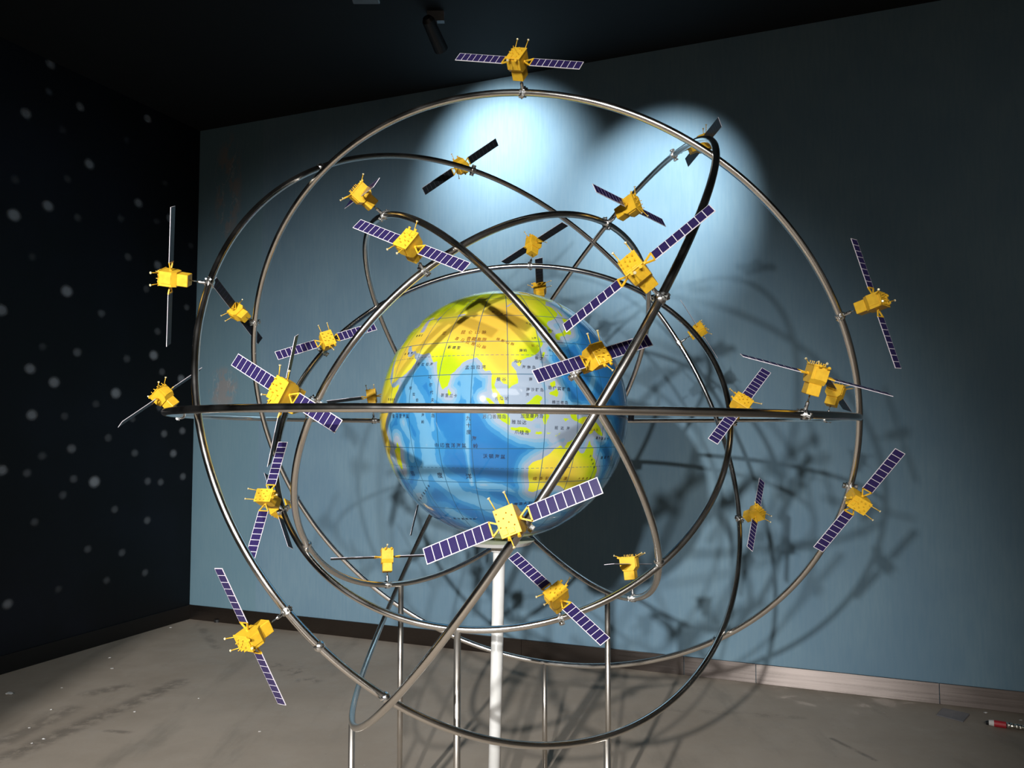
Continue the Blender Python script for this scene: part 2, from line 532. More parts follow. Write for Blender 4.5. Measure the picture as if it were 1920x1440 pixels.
# ------------------------------------------------------------------ globe
GC = Vector((-0.030, 3.0, 1.557))
GR = 0.461
LON0 = 102.8
POLY = {
    'africa': [(10, 37), (20, 32), (25, 31.5), (32, 31), (34, 28), (35.5, 24), (37.2, 20.5), (38.5, 18), (39.5, 15.3), (42, 12.8), (43.3, 11.5), (45, 10.6), (48, 11.2), (51, 11.9), (50.8, 9.5), (49, 6.5), (47.5, 4), (45, 1.5), (42, -1), (40, -3), (39, -6), (39.5, -9), (40.5, -11), (40.7, -15), (37, -18), (35, -20), (35.5, -23.5), (33, -26), (32.5, -28.5), (30, -31.5), (26, -34), (20, -34.8), (18, -32), (15, -27), (12, -18), (13, -9), (9, -1), (9, 4), (0, 5), (-8, 4.5), (-17, 15), (-10, 30), (-5, 36)],
    'eurasia': [(34.5, 31.3), (35.8, 35), (36, 36.8), (32, 36.2), (27.5, 36.8), (26.5, 40), (29, 41.2), (33, 42), (37, 41), (41.5, 41.6), (38, 44.5), (36, 45.5), (33, 46), (30, 46), (28, 43), (24, 40.5), (22, 37), (19, 42), (13, 45.5), (18, 40), (12, 42), (8, 44), (0, 40), (-9, 37), (-9, 43), (0, 46), (0, 49), (8, 54), (10, 57), (12, 56), (20, 55), (22, 58), (30, 60), (24, 65), (18, 62), (12, 58), (5, 60), (15, 69), (26, 71), (40, 67.5), (33, 66.5), (36, 64), (44, 66), (46, 68), (54, 68.5), (60, 69), (68, 69), (67, 73), (72, 73), (74, 68), (76, 72), (87, 75), (98, 76.5), (104, 77.5), (113, 74), (128, 73), (140, 72.5), (160, 70), (180, 69), (190, 66), (180, 64.5), (178, 62.5), (170, 60), (163, 59.5), (162, 56), (159, 53), (156.5, 51), (155.5, 56), (160, 60.5), (163, 62), (157, 61.5), (150, 59.3), (142, 59.2), (136, 54.5), (140.5, 53), (140.5, 48.5), (136, 44.5), (132, 43.2), (130, 42.2), (128, 40), (127.5, 39.5), (129.3, 37), (129.2, 35.3), (126.5, 34.5), (126.6, 37.5), (124.8, 39.8), (121.5, 39), (122, 40.5), (119, 39.2), (117.8, 38.5), (120.5, 37.6), (122.5, 37), (119.3, 35), (121, 32.3), (121.8, 31), (121.8, 29), (119.8, 26), (117, 23.6), (114, 22.4), (110.5, 21.2), (109.8, 20.4), (108.2, 21.5), (106.6, 20.2), (105.8, 18.8), (108, 16.2), (109.3, 13), (108.9, 11.3), (106.8, 10.3), (105, 8.7), (104.8, 10.3), (103, 11), (102, 12.5), (100.9, 13.4), (100, 13.2), (99.3, 10.5), (100.2, 8.5), (101.5, 6.8), (103.2, 5.2), (103.5, 3.5), (104.2, 1.4), (103, 1.6), (101.3, 3), (100.4, 5.5), (98.8, 8), (98.4, 11), (98.2, 14.5), (97.6, 16.5), (95.4, 15.8), (94.4, 17), (94, 19.5), (92.2, 21.5), (91.5, 22.5), (89, 21.8), (87, 21.2), (85.2, 19.8), (82.3, 16.6), (80.2, 15.5), (80.2, 13), (79.8, 10.4), (78.2, 8.9), (77.5, 8.1), (76.4, 9.8), (74.8, 13), (73.3, 16.8), (72.7, 19.5), (72.5, 21.2), (70.5, 20.8), (69, 22.3), (68.2, 23.6), (66.5, 25.4), (61.5, 25.1), (57.2, 25.9), (56.3, 27.1), (54, 26.6), (51.5, 27.9), (50, 30.1), (48.2, 29.9), (48.4, 28.4), (50.1, 26.5), (51.2, 24.5), (54, 24.1), (56.1, 26), (56.8, 24.2), (59.8, 22.4), (57.8, 19), (55.2, 17.5), (52.2, 15.6), (48.5, 14), (45, 12.8), (43.3, 12.7), (42.8, 15.5), (41, 18.5), (39.1, 21), (37.2, 24.5), (35, 28), (34.5, 29.3)],
    'sri_lanka': [(79.8, 9.6), (81.8, 7.5), (81, 6.1), (80, 6.2), (79.7, 8)],
    'madagascar': [(49.3, -12.2), (50.4, -15.8), (49.2, -18.5), (47.2, -25), (45.2, -25.5), (43.4, -22.5), (44.3, -19.8), (44.4, -16.3), (47, -15.3)],
    'sumatra': [(95.3, 5.6), (97.5, 5.2), (100.3, 2.5), (103.5, -.5), (106, -3), (105.8, -5.8), (104, -5), (101.5, -2.8), (98.8, 1.8)],
    'java': [(105.2, -6.2), (108.5, -6.4), (111, -6.2), (114.4, -7.4), (114.4, -8.8), (110, -8.3), (106.5, -7.5)],
    'borneo': [(109, 1.5), (111.3, 2.3), (113, 3.2), (115.5, 5.6), (116.8, 7), (119, 5.2), (117.7, 3.5), (118.9, 1), (117.4, .8), (116.4, -2.2), (114.6, -4), (111.8, -3.4), (110.1, -1.3)],
    'sulawesi': [(119.5, -5.5), (119, -3), (120, .5), (123, 1), (125, 1.6), (124, .4), (120.8, .2), (121.4, -1), (123.2, -.9), (121.9, -2), (122.8, -4.5), (121.2, -3), (120.6, -5.5)],
    'new_guinea': [(131, -.8), (134, -.8), (135, -3.3), (138, -1.7), (141, -2.6), (145.5, -4.5), (147.8, -6.2), (150.8, -10.3), (147.2, -9.5), (144.5, -7.7), (142.5, -9.2), (138.5, -8.2), (138, -5.5), (133.5, -4), (132, -2.8)],
    'luzon': [(120.5, 18.5), (122.2, 18.4), (121.6, 15.5), (124, 13), (121, 13.4), (120, 15.8)],
    'visayas': [(122.3, 11.5), (124.8, 12.3), (125, 10.3), (123, 9.3)],
    'mindanao': [(122, 7.2), (125.4, 9.7), (126.3, 7.3), (125.4, 5.7)],
    'taiwan': [(120.1, 23), (121.5, 25.3), (122, 24.8), (120.9, 21.9)],
    'hainan': [(108.6, 19.3), (110.9, 20.1), (110, 18.2)],
    'honshu': [(130.2, 31.3), (129.8, 33.2), (131, 34.3), (135.5, 35.6), (137, 37.2), (139.5, 38.5), (140, 41), (141.5, 41.3), (142, 39.5), (140.8, 36), (139.8, 35), (137, 34.6), (135.7, 33.5), (133, 34), (131.9, 33), (131.3, 31.4)],
    'hokkaido': [(140, 42), (141.7, 45.3), (145.3, 43.8), (143.2, 42)],
    'sakhalin': [(142, 46), (142.3, 54), (143.3, 52), (143.7, 49), (143.3, 46.5)],
    'australia': [(113.7, -22.5), (114.2, -26.5), (115.7, -32), (115.1, -34.3), (118, -35), (120, -33.9), (124, -33), (129, -31.7), (132, -32), (134.3, -33), (135.7, -34.8), (138, -33), (138.3, -35.5), (140.5, -38), (144.5, -38.3), (146.5, -39), (150, -37.4), (151.5, -33), (153.5, -28.5), (153, -25.5), (150.8, -23.3), (149, -20.5), (146.2, -18.8), (145.4, -15), (143.6, -14), (142.5, -10.8), (141.6, -13), (140.8, -17.5), (139, -17.3), (135.5, -15), (136.8, -12.2), (133, -11.5), (130.8, -12.4), (129.5, -15), (127.5, -14), (125, -15.5), (122.3, -18), (119, -20), (116.5, -20.8)],
    'tasmania': [(144.8, -40.8), (148.2, -40.9), (147, -43.5), (145.3, -42.5)],
    'new_zealand': [(172.7, -34.5), (178, -37.7), (175.3, -41.5), (171, -44), (166.5, -46), (172.5, -41)],
    'sunda': [(116, -8.1), (123, -8.1), (122.5, -9.1), (116, -9.1)],
    'timor': [(123.6, -10.4), (127, -8.4), (126.7, -9.4), (124, -10.6)],
    'halmahera': [(127.4, 1.7), (128.7, .5), (127.8, -.9)],
    'seram': [(127.8, -2.8), (130.9, -3.1), (129, -3.8)],
    'antarctica': [(-30, -70), (40, -68), (60, -67), (90, -66), (120, -66.5), (150, -69), (170, -72), (260, -72), (260, -89.9), (-30, -89.9)],
}
LAKES = {
    'caspian': [(47, 45.5), (51, 47), (53, 46.5), (51, 44.5), (52.5, 41.5), (53.8, 39), (53.8, 37), (50, 37.4), (49, 40.2), (47.5, 43)],
    'aral': [(58.5, 46.5), (61, 46.5), (60.5, 44), (58.2, 44)],
    'balkhash': [(74, 46.6), (79, 46.9), (79, 45.9), (74, 45)],
    'baikal': [(104, 51.3), (109.5, 55.6), (110, 55), (106, 51.3)],
}
PALE = [(98, 8), (105, 9), (108, 14), (111, 20), (120, 26), (122, 38), (131, 36), (128, 30), (122, 24), (118, 14), (121, 9), (127, 3), (135, 0), (141, -8), (138, -12), (128, -12), (118, -10.5), (106, -8.5), (98, -1), (94, 6)]
RIDGES = [([(58, 12), (65, 3), (68, -8), (68, -20), (72, -27), (80, -36), (95, -43), (112, -49), (140, -52)], 6.0, .62),
          ([(68, -21), (60, -30), (50, -38), (40, -44)], 5.0, .6), ([(89, 6), (88, -15), (88, -31)], 1.1, .62),
          ([(73, 14), (73, -7)], 1.3, .60), ([(56, -4), (61, -12), (58, -20)], 3.0, .55), ([(70, -48), (78, -56)], 5.0, .62),
          ([(88, 18), (88, 8)], 5.5, .62), ([(62, 21), (66, 14)], 4, .42), ([(92, -31), (102, -32), (112, -36)], 2.5, .5),
          ([(141, 30), (146, 15), (143, 10)], 2.0, .55), ([(130, 30), (135, 12)], 2.5, .5), ([(155, -5), (165, -20), (167, -35)], 3.5, .6)]


def seg_dist(lon, lat, pts, closed):
    d = np.full(lon.shape, 1e9)
    cl = np.cos(np.radians(np.clip(lat, -85, 85)))
    n = len(pts)
    for i in range(n if closed else n - 1):
        (x0, y0), (x1, y1) = pts[i], pts[(i + 1) % n]
        ax, ay = (x1 - x0) * cl, (y1 - y0)
        wx, wy = (lon - x0) * cl, lat - y0
        t = np.clip((wx * ax + wy * ay) / np.maximum(ax * ax + ay * ay, 1e-9), 0, 1)
        d = np.minimum(d, np.hypot(wx - t * ax, wy - t * ay))
    return d


def inside(lon, lat, pts):
    c = np.zeros(lon.shape, bool)
    n = len(pts)
    for i in range(n):
        (x0, y0), (x1, y1) = pts[i], pts[(i + 1) % n]
        if y0 == y1: continue
        cond = ((y0 > lat) != (y1 > lat)) & (lon < (x1 - x0) * (lat - y0) / (y1 - y0) + x0)
        c ^= cond
    return c


lons = np.concatenate([np.linspace(-77, 20, 40, endpoint=False), np.linspace(20, 188, 240, endpoint=False), np.linspace(188, 283, 40, endpoint=False)])
lats = np.linspace(-90, 90, 241)
LO, LA = np.meshgrid(lons, lats)
sdf = np.full(LO.shape, -60.0)
for k, pts in POLY.items():
    d = seg_dist(LO, LA, pts, True)
    sdf = np.maximum(sdf, np.where(inside(LO, LA, pts), d, -d))
lake = np.full(LO.shape, -60.0)
for k, pts in LAKES.items():
    d = seg_dist(LO, LA, pts, True)
    lake = np.maximum(lake, np.where(inside(LO, LA, pts), d, -d))
pd = seg_dist(LO, LA, PALE, True)
pale = np.clip(np.where(inside(LO, LA, PALE), pd, -pd) / 3.0 + 0.5, 0, 1) * 0.9
tone = np.maximum(np.clip(1.0 + (sdf + 0.6) / 6.5, 0, 1), pale)
for pts, wd, amp in RIDGES:
    tone = np.maximum(tone, amp * np.exp(-(seg_dist(LO, LA, pts, False) / wd) ** 2))
elev = np.zeros(LO.shape)
for lo, la, r, am in ((91, 34, 10, .95), (99, 45, 11, .75), (80, 38, 9, .35), (55, 33, 12, .55), (46, 22, 9, .5), (101, 23, 7, .75), (104, 17, 5, .5), (38, 0, 13, .6), (33, -15, 10, .45),
                      (124, -25, 11, .55), (138, -27, 9, .4), (112, 34, 7, .45), (121, 62, 14, .3), (66, 36, 9, .5), (112, 47, 7, .4), (141, -5.5, 3.5, .6), (47, -19, 2.5, .4), (101, 4, 2.5, .3)):
    elev += am * np.exp(-((((LO - lo) * np.cos(np.radians(LA))) ** 2 + (LA - la) ** 2) / r ** 2))
nl, nm = len(lats), len(lons)
X = np.sin(np.radians(LO - LON0)) * np.cos(np.radians(LA)) * GR
Y = -np.cos(np.radians(LO - LON0)) * np.cos(np.radians(LA)) * GR
Z = np.sin(np.radians(LA)) * GR
idx = np.arange(nl * nm).reshape(nl, nm)
nx = np.roll(idx, -1, 1)
quads = np.stack([idx[:-1], nx[:-1], nx[1:], idx[1:]], -1).reshape(-1, 4)
sph = bpy.data.meshes.new('globe_sphere')
sph.from_pydata(np.stack([X, Y, Z], -1).reshape(-1, 3).tolist(), [], quads.tolist())
for nme, arr in (('land', sdf), ('lake', lake), ('tone', tone), ('elev', elev), ('lon', LO + 90.0), ('lat', LA)):
    at = sph.attributes.new(nme, 'FLOAT', 'POINT')
    at.data.foreach_set('value', arr.reshape(-1).astype(np.float32))
for p in sph.polygons: p.use_smooth = True

M_GLOBE = mat('printed_globe_map', (0.2, 0.5, 0.8), 0.6, 0, 0.1, coat=1.0, coat_rough=0.05)
g = NT(M_GLOBE)
co = g.coord()
wob = g.math('MULTIPLY', g.math('SUBTRACT', g.noise(co, 22, 5, 0.6), 0.5), 2.6)
land = g.math('ADD', g.attr('land'), wob)
blob = g.math('SUBTRACT', g.noise(co, 7.5, 4, 0.5), 0.5)
tn = g.math('ADD', g.attr('tone'), g.math('MULTIPLY', blob, 1.0))
cr = g.n('ShaderNodeValToRGB')
cr.color_ramp.interpolation = 'LINEAR'
els = [(0.0, (0.019, 0.138, 0.358)), (0.17, (0.022, 0.160, 0.384)), (0.20, (0.035, 0.202, 0.422)), (0.40, (0.040, 0.211, 0.429)), (0.43, (0.106, 0.298, 0.480)),
       (0.64, (0.122, 0.314, 0.486)), (0.67, (0.19, 0.33, 0.455)), (0.80, (0.20, 0.335, 0.455)), (0.84, (0.285, 0.345, 0.43))]
while len(cr.color_ramp.elements) < len(els): cr.color_ramp.elements.new(0.5)
for e, (p, c) in zip(cr.color_ramp.elements, els): e.position = p; e.color = (*c, 1)
g.l(tn, cr.inputs[0])
ev = g.math('ADD', g.attr('elev'), g.math('MULTIPLY', g.math('SUBTRACT', g.noise(co, 9, 4, 0.5), 0.5), 0.5))
cl_ = g.n('ShaderNodeValToRGB')
els = [(0.0, (0.38, 0.50, 0.008)), (0.10, (0.45, 0.54, 0.010)), (0.22, (0.58, 0.57, 0.022)), (0.42, (0.70, 0.60, 0.050)), (0.62, (0.72, 0.52, 0.055)), (0.9, (0.70, 0.44, 0.050))]
while len(cl_.color_ramp.elements) < len(els): cl_.color_ramp.elements.new(0.5)
for e, (p, c) in zip(cl_.color_ramp.elements, els): e.position = p; e.color = (*c, 1)
g.l(ev, cl_.inputs[0])
landc = g.mix(g.rng(g.math('ADD', g.attr('lake'), g.math('MULTIPLY', wob, 0.3)), -0.15, 0.15), cl_.outputs[0], (0.36, 0.36, 0.46))
col = g.mix(g.rng(land, -0.12, 0.12), cr.outputs[0], landc)
la, lo = g.attr('lat'), g.attr('lon')
gl = g.math('PINGPONG', lo, 7.5)
cosl = g.math('MAXIMUM', g.math('COSINE', g.math('RADIANS', la)), 0.08)
m1 = g.rng(g.math('MULTIPLY', gl, cosl), 0.25, 0.08)
m2 = g.rng(g.math('PINGPONG', g.math('ADD', la, 180.0), 7.5), 0.25, 0.08)
polar = g.math('LESS_THAN', g.math('ABSOLUTE', la), 76.0)
trop = g.rng(g.math('ABSOLUTE', g.math('SUBTRACT', g.math('ABSOLUTE', la), 23.45)), 0.18, 0.05)
trop = g.math('MULTIPLY', trop, g.math('GREATER_THAN', g.math('FRACT', g.math('MULTIPLY', lo, 0.45)), 0.35))
gm = g.math('MULTIPLY', g.math('MAXIMUM', g.math('MAXIMUM', g.math('MULTIPLY', m1, polar), m2), trop), 0.9)
col = g.mix(gm, col, (0.02, 0.09, 0.16))
g.l(col, g.b.inputs['Base Color'])
sph.materials.append(M_GLOBE)

globe = tag(link('globe', None), 'large glossy blue globe showing Asia and the Indian Ocean on a white pole', 'globe')
globe.location = (GC.x, GC.y, 0)
gs = link('globe_sphere', sph, globe)
gs.location = (0, 0, GC.z)
M_POLE = mat('white_painted_pole', (0.80, 0.79, 0.77), 0.38)
g = NT(M_POLE)
g.l(g.mix(g.rng(g.noise(g.coord(), 7, 4), 0.35, 0.7), (0.66, 0.65, 0.63), (0.56, 0.55, 0.52)), g.b.inputs['Base Color'])
link('support_pole', MB().cyl((-0.040, 0, 0.0), (-0.016, 0, GC.z - GR + 0.02), 0.0225, seg=28).mesh('support_pole', M_POLE, True), globe)
link('mounting_disc', MB().cyl((-0.016, 0, GC.z - GR - 0.022), (-0.016, 0, GC.z - GR - 0.008), 0.115, 0.13, seg=40).cyl((-0.016, 0, GC.z - GR - 0.05), (-0.016, 0, GC.z - GR - 0.02), 0.032, seg=24).mesh('mounting_disc', M_POLE), globe)
link('base_plate', MB().cyl((-0.040, 0, 0.0), (-0.040, 0, 0.012), 0.14, seg=40).mesh('base_plate', M_POLE), globe)

# lettering of the map: each place name is a flat print lying on the sphere
M_INK = mat('map_ink', (0.010, 0.016, 0.030), 0.5)
g = NT(M_INK)
g.l(g.mix(g.noise(g.coord(), 40, 2), (0.008, 0.012, 0.035), (0.014, 0.022, 0.04)), g.b.inputs['Base Color'])
M_INK2 = mat('map_ink_brown', (0.20, 0.08, 0.01), 0.5)
g = NT(M_INK2)
g.l(g.mix(g.noise(g.coord(), 40, 2), (0.19, 0.075, 0.01), (0.24, 0.10, 0.014)), g.b.inputs['Base Color'])
GLYPH = {}


def glyph(ch):
    if ch not in GLYPH:
        cu = bpy.data.curves.new('glyph', 'FONT')
        cu.body = ch
        cu.align_x = 'CENTER'; cu.align_y = 'CENTER'
        cu.resolution_u = 2
        cu.offset = 0.010
        ob = bpy.data.objects.new('glyph', cu)
        C.objects.link(ob)
        bpy.context.view_layer.update()
        me = bpy.data.meshes.new_from_object(ob.evaluated_get(bpy.context.evaluated_depsgraph_get()))
        V = np.array([v.co[:2] for v in me.vertices]) if len(me.vertices) else np.zeros((0, 2))
        F = [tuple(p.vertices) for p in me.polygons]
        if len(V): V = V - (V.max(0) + V.min(0)) / 2; V = V / max(1e-6, (V.max(0) - V.min(0)).max())
        bpy.data.objects.remove(ob); bpy.data.curves.remove(cu); bpy.data.meshes.remove(me)
        GLYPH[ch] = (V, F)
    return GLYPH[ch]


def hit_globe(px, py):
    d = ray(px, py).normalized()
    oc = CAM - GC
    b = d.dot(oc); c = oc.dot(oc) - GR * GR
    disc = b * b - c
    if disc <= 0: return None
    return CAM + d * (-b - math.sqrt(disc)) - GC


def place_name(text, pa, pb, h, ink=0, upright=False):
    n = len(text)
    verts, faces = [], []
    for i, ch in enumerate(text):
        f = i / (n - 1) if n > 1 else 0.5
        px, py = pa[0] + (pb[0] - pa[0]) * f, pa[1] + (pb[1] - pa[1]) * f
        dx, dy = pb[0] - pa[0], pb[1] - pa[1]
        if upright or n == 1: dx, dy = 1.0, 0.0
        L = math.hypot(dx, dy)
        p = hit_globe(px, py)
        if p is None: continue
        q = hit_globe(px + dx / L * 1.5, py + dy / L * 1.5) or p + Vector((0.01, 0, 0))
        nrm = p.normalized()
        xd = (q - p); xd = (xd - nrm * xd.dot(nrm)).normalized()
        yd = nrm.cross(xd)
        size = h * (p + GC - CAM).length / FL
        V, F = glyph(ch)
        b0 = len(verts)
        for v in V:
            w_ = (p + xd * (v[0] * size) + yd * (v[1] * size)).normalized() * (GR + 0.0006)
            verts.append(tuple(w_))
        faces += [tuple(b0 + j for j in fc) for fc in F]
    me = bpy.data.meshes.new('place_name')
    me.from_pydata(verts, [], faces)
    me.materials.append(M_INK2 if ink else M_INK)
    link('place_name', me, gs)


NAMES = [('昆仑山脉', (869, 623), (908, 623), 9, 1), ('青藏高原', (879, 635), (908, 637), 9, 1), ('喜马拉雅山脉', (857, 635), (908, 651), 8, 1),
         ('横断山脉', (934, 636), (961, 645), 7, 1), ('新德里', (843, 651), (860, 652), 7, 0), ('亚', (833, 625), (833, 625), 9, 1), ('德黑兰', (782, 630), (791, 629), 5, 0),
         ('利雅得', (760, 664), (772, 662), 5, 0), ('阿拉伯海', (785, 683), (809, 683), 7, 0), ('孟加拉湾', (876, 689), (907, 688), 8, 0), ('曼谷', (935, 711), (945, 711), 8, 0),
         ('斯里兰卡', (830, 741), (854, 742), 7, 0), ('索马里海盆', (738, 780), (764, 780), 8, 0), ('苏门答腊岛', (909, 781), (945, 781), 8, 0),
         ('中印度洋海盆', (819, 835), (870, 835), 9, 0), ('沃顿海盆', (910, 855), (943, 856), 9, 0), ('吉隆坡', (931, 747), (950, 747), 7, 0),
         ('摩加迪沙', (729, 749), (739, 749), 5, 0), ('西南印度洋海岭', (786, 938), (804, 911), 5.5, 0), ('凯尔盖朗海岭', (853, 972), (890, 973), 6, 0),
         ('南澳大利亚', (967, 945), (1003, 942), 8, 0), ('维多利亚沙漠', (1003, 897), (1060, 897), 8, 1), ('大自流盆地', (1086, 897), (1114, 896), 5, 1),
         ('雅加达', (963, 791), (983, 792), 8, 0), ('爪哇岛', (969, 810), (988, 811), 8, 0), ('加里曼丹岛', (980, 780), (1015, 780), 8, 0),
         ('南沙群岛', (990, 730), (1016, 731), 7, 0), ('菲律宾群岛', (1031, 727), (1066, 730), 7.5, 0), ('棉兰老岛', (1038, 754), (1062, 755), 7, 0),
         ('班达海', (1043, 802), (1065, 803), 7, 0), ('新几内亚', (1104, 806), (1119, 806), 5, 1), ('珊瑚海', (1128, 858), (1140, 857), 6, 0),
         ('莫尔兹比港', (1119, 821), (1139, 823), 5.5, 0), ('南岭', (977, 657), (985, 657), 7, 0), ('香港', (1006, 671), (1015, 672), 7, 0), ('河内', (967, 677), (974, 678), 7, 0),
         ('海南岛', (982, 688), (1001, 689), 7, 0), ('南', (995, 711), (995, 711), 7, 0), ('海', (989, 740), (989, 740), 7, 0), ('上海', (998, 634), (1003, 634), 5, 0),
         ('长沙', (999, 648), (1008, 649), 6, 1), ('北京', (988, 606), (994, 608), 5, 0), ('首尔', (1030, 619), (1035, 620), 5, 0), ('台北', (1031, 657), (1036, 659), 5, 0),
         ('印', (774, 888), (774, 888), 11, 0), ('度', (825, 891), (825, 891), 12, 0), ('洋', (879, 893), (879, 893), 12, 0),
         ('蒙古高原', (925, 585), (948, 591), 6, 1), ('中西伯利亚高原', (874, 566), (911, 566), 4, 1)]
for nm in NAMES: place_name(*nm)
for text, pa, pb, h in (('马尔代夫', (806, 707), (811, 750), 7.5), ('岛', (812, 779), (812, 779), 8), ('阿拉伯', (770, 728), (782, 750), 6.5), ('海岭', (793, 778), (793, 791), 7),
                        ('九十度', (878, 784), (879, 810), 9), ('海岭', (889, 822), (892, 836), 9.5), ('大分水岭', (1107, 855), (1114, 876), 5)):
    place_name(text, pa, pb, h, 0, True)

# ------------------------------------------------------------------ satellites
S0 = 0.21                         # half span of the two panels
BP, BQ, BU = 0.044, 0.060, 0.048  # body size along panel axis, across, outward
BB = (0.036, 0.041, 0.032)        # smaller box behind the body
PIN, POUT, PW = 0.047, S0, 0.0374
pitch_c = (POUT - PIN - 0.002) / 8
ME = {}
# body: box with chamfered rear corners, like a folded-sheet housing
hp, hq, hu = BP / 2, BQ / 2, BU / 2
prof = [(-hq, hu), (hq, hu), (hq, -hu + 0.012), (hq - 0.010, -hu), (-hq + 0.010, -hu), (-hq, -hu + 0.012)]
v = [(-hp, y, z) for y, z in prof] + [(hp, y, z) for y, z in prof]
n6 = 6
m_ = MB().poly(v, [tuple(range(n6)), tuple(range(n6, 2 * n6))] + [(i, (i + 1) % n6, n6 + (i + 1) % n6, n6 + i) for i in range(n6)])
ME['body'] = m_.mesh('body', M_GOLD)
ME['base_box'] = MB().box((0, 0, -hu - BB[2] / 2), BB, bevel=0.0015).mesh('base_box', M_GOLD)
ME['face_plate'] = MB().box((0, 0, hu + 0.001), (BP + 0.003, BQ + 0.003, 0.003), bevel=0.0006).mesh('face_plate', M_GOLD)
ME['side_plate'] = MB().box((0, hq + 0.0008, 0.004), (BP * 0.62, 0.002, BU * 0.62)).mesh('side_plate', M_GOLD)
# nine antenna pins, placed as on the front satellite
A0 = np.array([790, 720.]); AB = np.array([370, -130.]); AD = np.array([160, 540.])
pins = MB()
for dx, dy in ((845, 775), (1040, 750), (1150, 795), (985, 860), (890, 910), (1090, 935), (1200, 990), (925, 1045), (1035, 1045)):
    fa, fb = np.linalg.solve(np.stack([AB, AD], 1), np.array([dx, dy]) - A0)
    x, y = (fa - 0.5) * BP, (0.5 - fb) * BQ
    pins.cyl((x, y, hu), (x, y, hu + 0.0095), 0.00125, 0.0009, seg=8)
    pins.cyl((x, y, hu + 0.0095), (x, y, hu + 0.0110), 0.0017, seg=8)
ME['antenna_pins'] = pins.mesh('antenna_pins', M_GOLD)
ME['patch'] = MB().box((0, 0, hu + 0.0035), (0.013, 0.011, 0.003), bevel=0.0005).mesh('patch', M_GOLD)
ME['horn'] = MB().cyl((0, 0, 0), (0, -0.009, 0.005), 0.0026, 0.0042, seg=14).mesh('horn', M_GOLD)
rod_end = Vector((0, 0.029, 0.012))
ME['antenna_rod'] = MB().cyl((0, 0, 0), rod_end, 0.0013, seg=8).mesh('antenna_rod', M_GOLD, True)
ME['rod_head'] = MB().cyl(rod_end * 0.96, rod_end * 1.06, 0.0022, 0.0038, seg=14).cyl(rod_end * 1.06, rod_end * 1.10, 0.0038, 0.0026, seg=14).mesh('rod_head', M_TIP)
yk = MB()
a_, b_, c_ = Vector((BP / 2 - 0.001, 0, 0)), Vector((PIN, PW / 2 - 0.002, 0)), Vector((PIN, -PW / 2 + 0.002, 0))
for p, q in ((a_, b_), (a_, c_), (b_, c_)):
    d = q - p
    rot = Matrix((d.normalized(), Vector((0, 0, 1)).cross(d.normalized()), Vector((0, 0, 1)))).transposed()
    yk.box((p + q) / 2, (d.length + 0.002, 0.0036, 0.0036), rot)
yk.cyl((BP / 2 - 0.004, 0, 0), (BP / 2 + 0.006, 0, 0), 0.0042, seg=10)
ME['yoke'] = yk.mesh('yoke', M_GOLD)
ME['solar_panel'] = MB().box(((PIN + POUT) / 2, 0, 0), (POUT - PIN, PW, 0.0016)).mesh('solar_panel', M_FRAME)
ME['solar_cell'] = MB().box((0, 0, 0), (pitch_c - 0.0019, PW - 0.0036, 0.0024)).mesh('solar_cell', M_CELL)
for nm_, mb_ in (('solar_panel', M_BACKF), ('solar_cell', M_BACK)):
    ME[nm_].materials.append(mb_)
    for pl in ME[nm_].polygons:
        if pl.normal.z < -0.5: pl.material_index = 1
ME['stalk'] = MB().cyl((0, 0, 0.0), (0, 0, 1.0), 0.0019, seg=10).mesh('stalk', M_CLAMP, True)
ME['sleeve'] = MB().cyl((0, 0, TUBE_R), (0, 0, TUBE_R + 0.022), 0.0052, seg=14).cyl((0, 0, TUBE_R + 0.022), (0, 0, TUBE_R + 0.026), 0.0052, 0.0022, seg=14).mesh('sleeve', M_CLAMP)
# pipe clamp round the tube (tube along x)
cb = MB()
ro, ri, hw = TUBE_R + 0.0035, TUBE_R + 0.0002, 0.0085
N = 24
vv, ff = [], []
for i in range(N):
    a = 2 * math.pi * i / N
    for (x, r) in ((-hw, ri), (hw, ri), (hw, ro), (-hw, ro)):
        vv.append((x, r * math.cos(a), r * math.sin(a)))
for i in range(N):
    j = (i + 1) % N
    for k in range(4):
        ff.append((4 * i + k, 4 * i + (k + 1) % 4, 4 * j + (k + 1) % 4, 4 * j + k))
cb.poly(vv, ff)
for s_ in (-1, 1):
    cb.box((0, s_ * (ro + 0.004), 0.0022), (2 * hw, 0.010, 0.0028)).box((0, s_ * (ro + 0.004), -0.0022), (2 * hw, 0.010, 0.0028))
ME['clamp'] = cb.mesh('clamp', M_CLAMP)
ME['bolt'] = MB().cyl((0, 0, -0.009), (0, 0, 0.009), 0.0016, seg=8).cyl((0, 0, 0.006), (0, 0, 0.0095), 0.0036, seg=6).cyl((0, 0, -0.0075), (0, 0, -0.0045), 0.0036, seg=6).mesh('bolt', M_CLAMP)

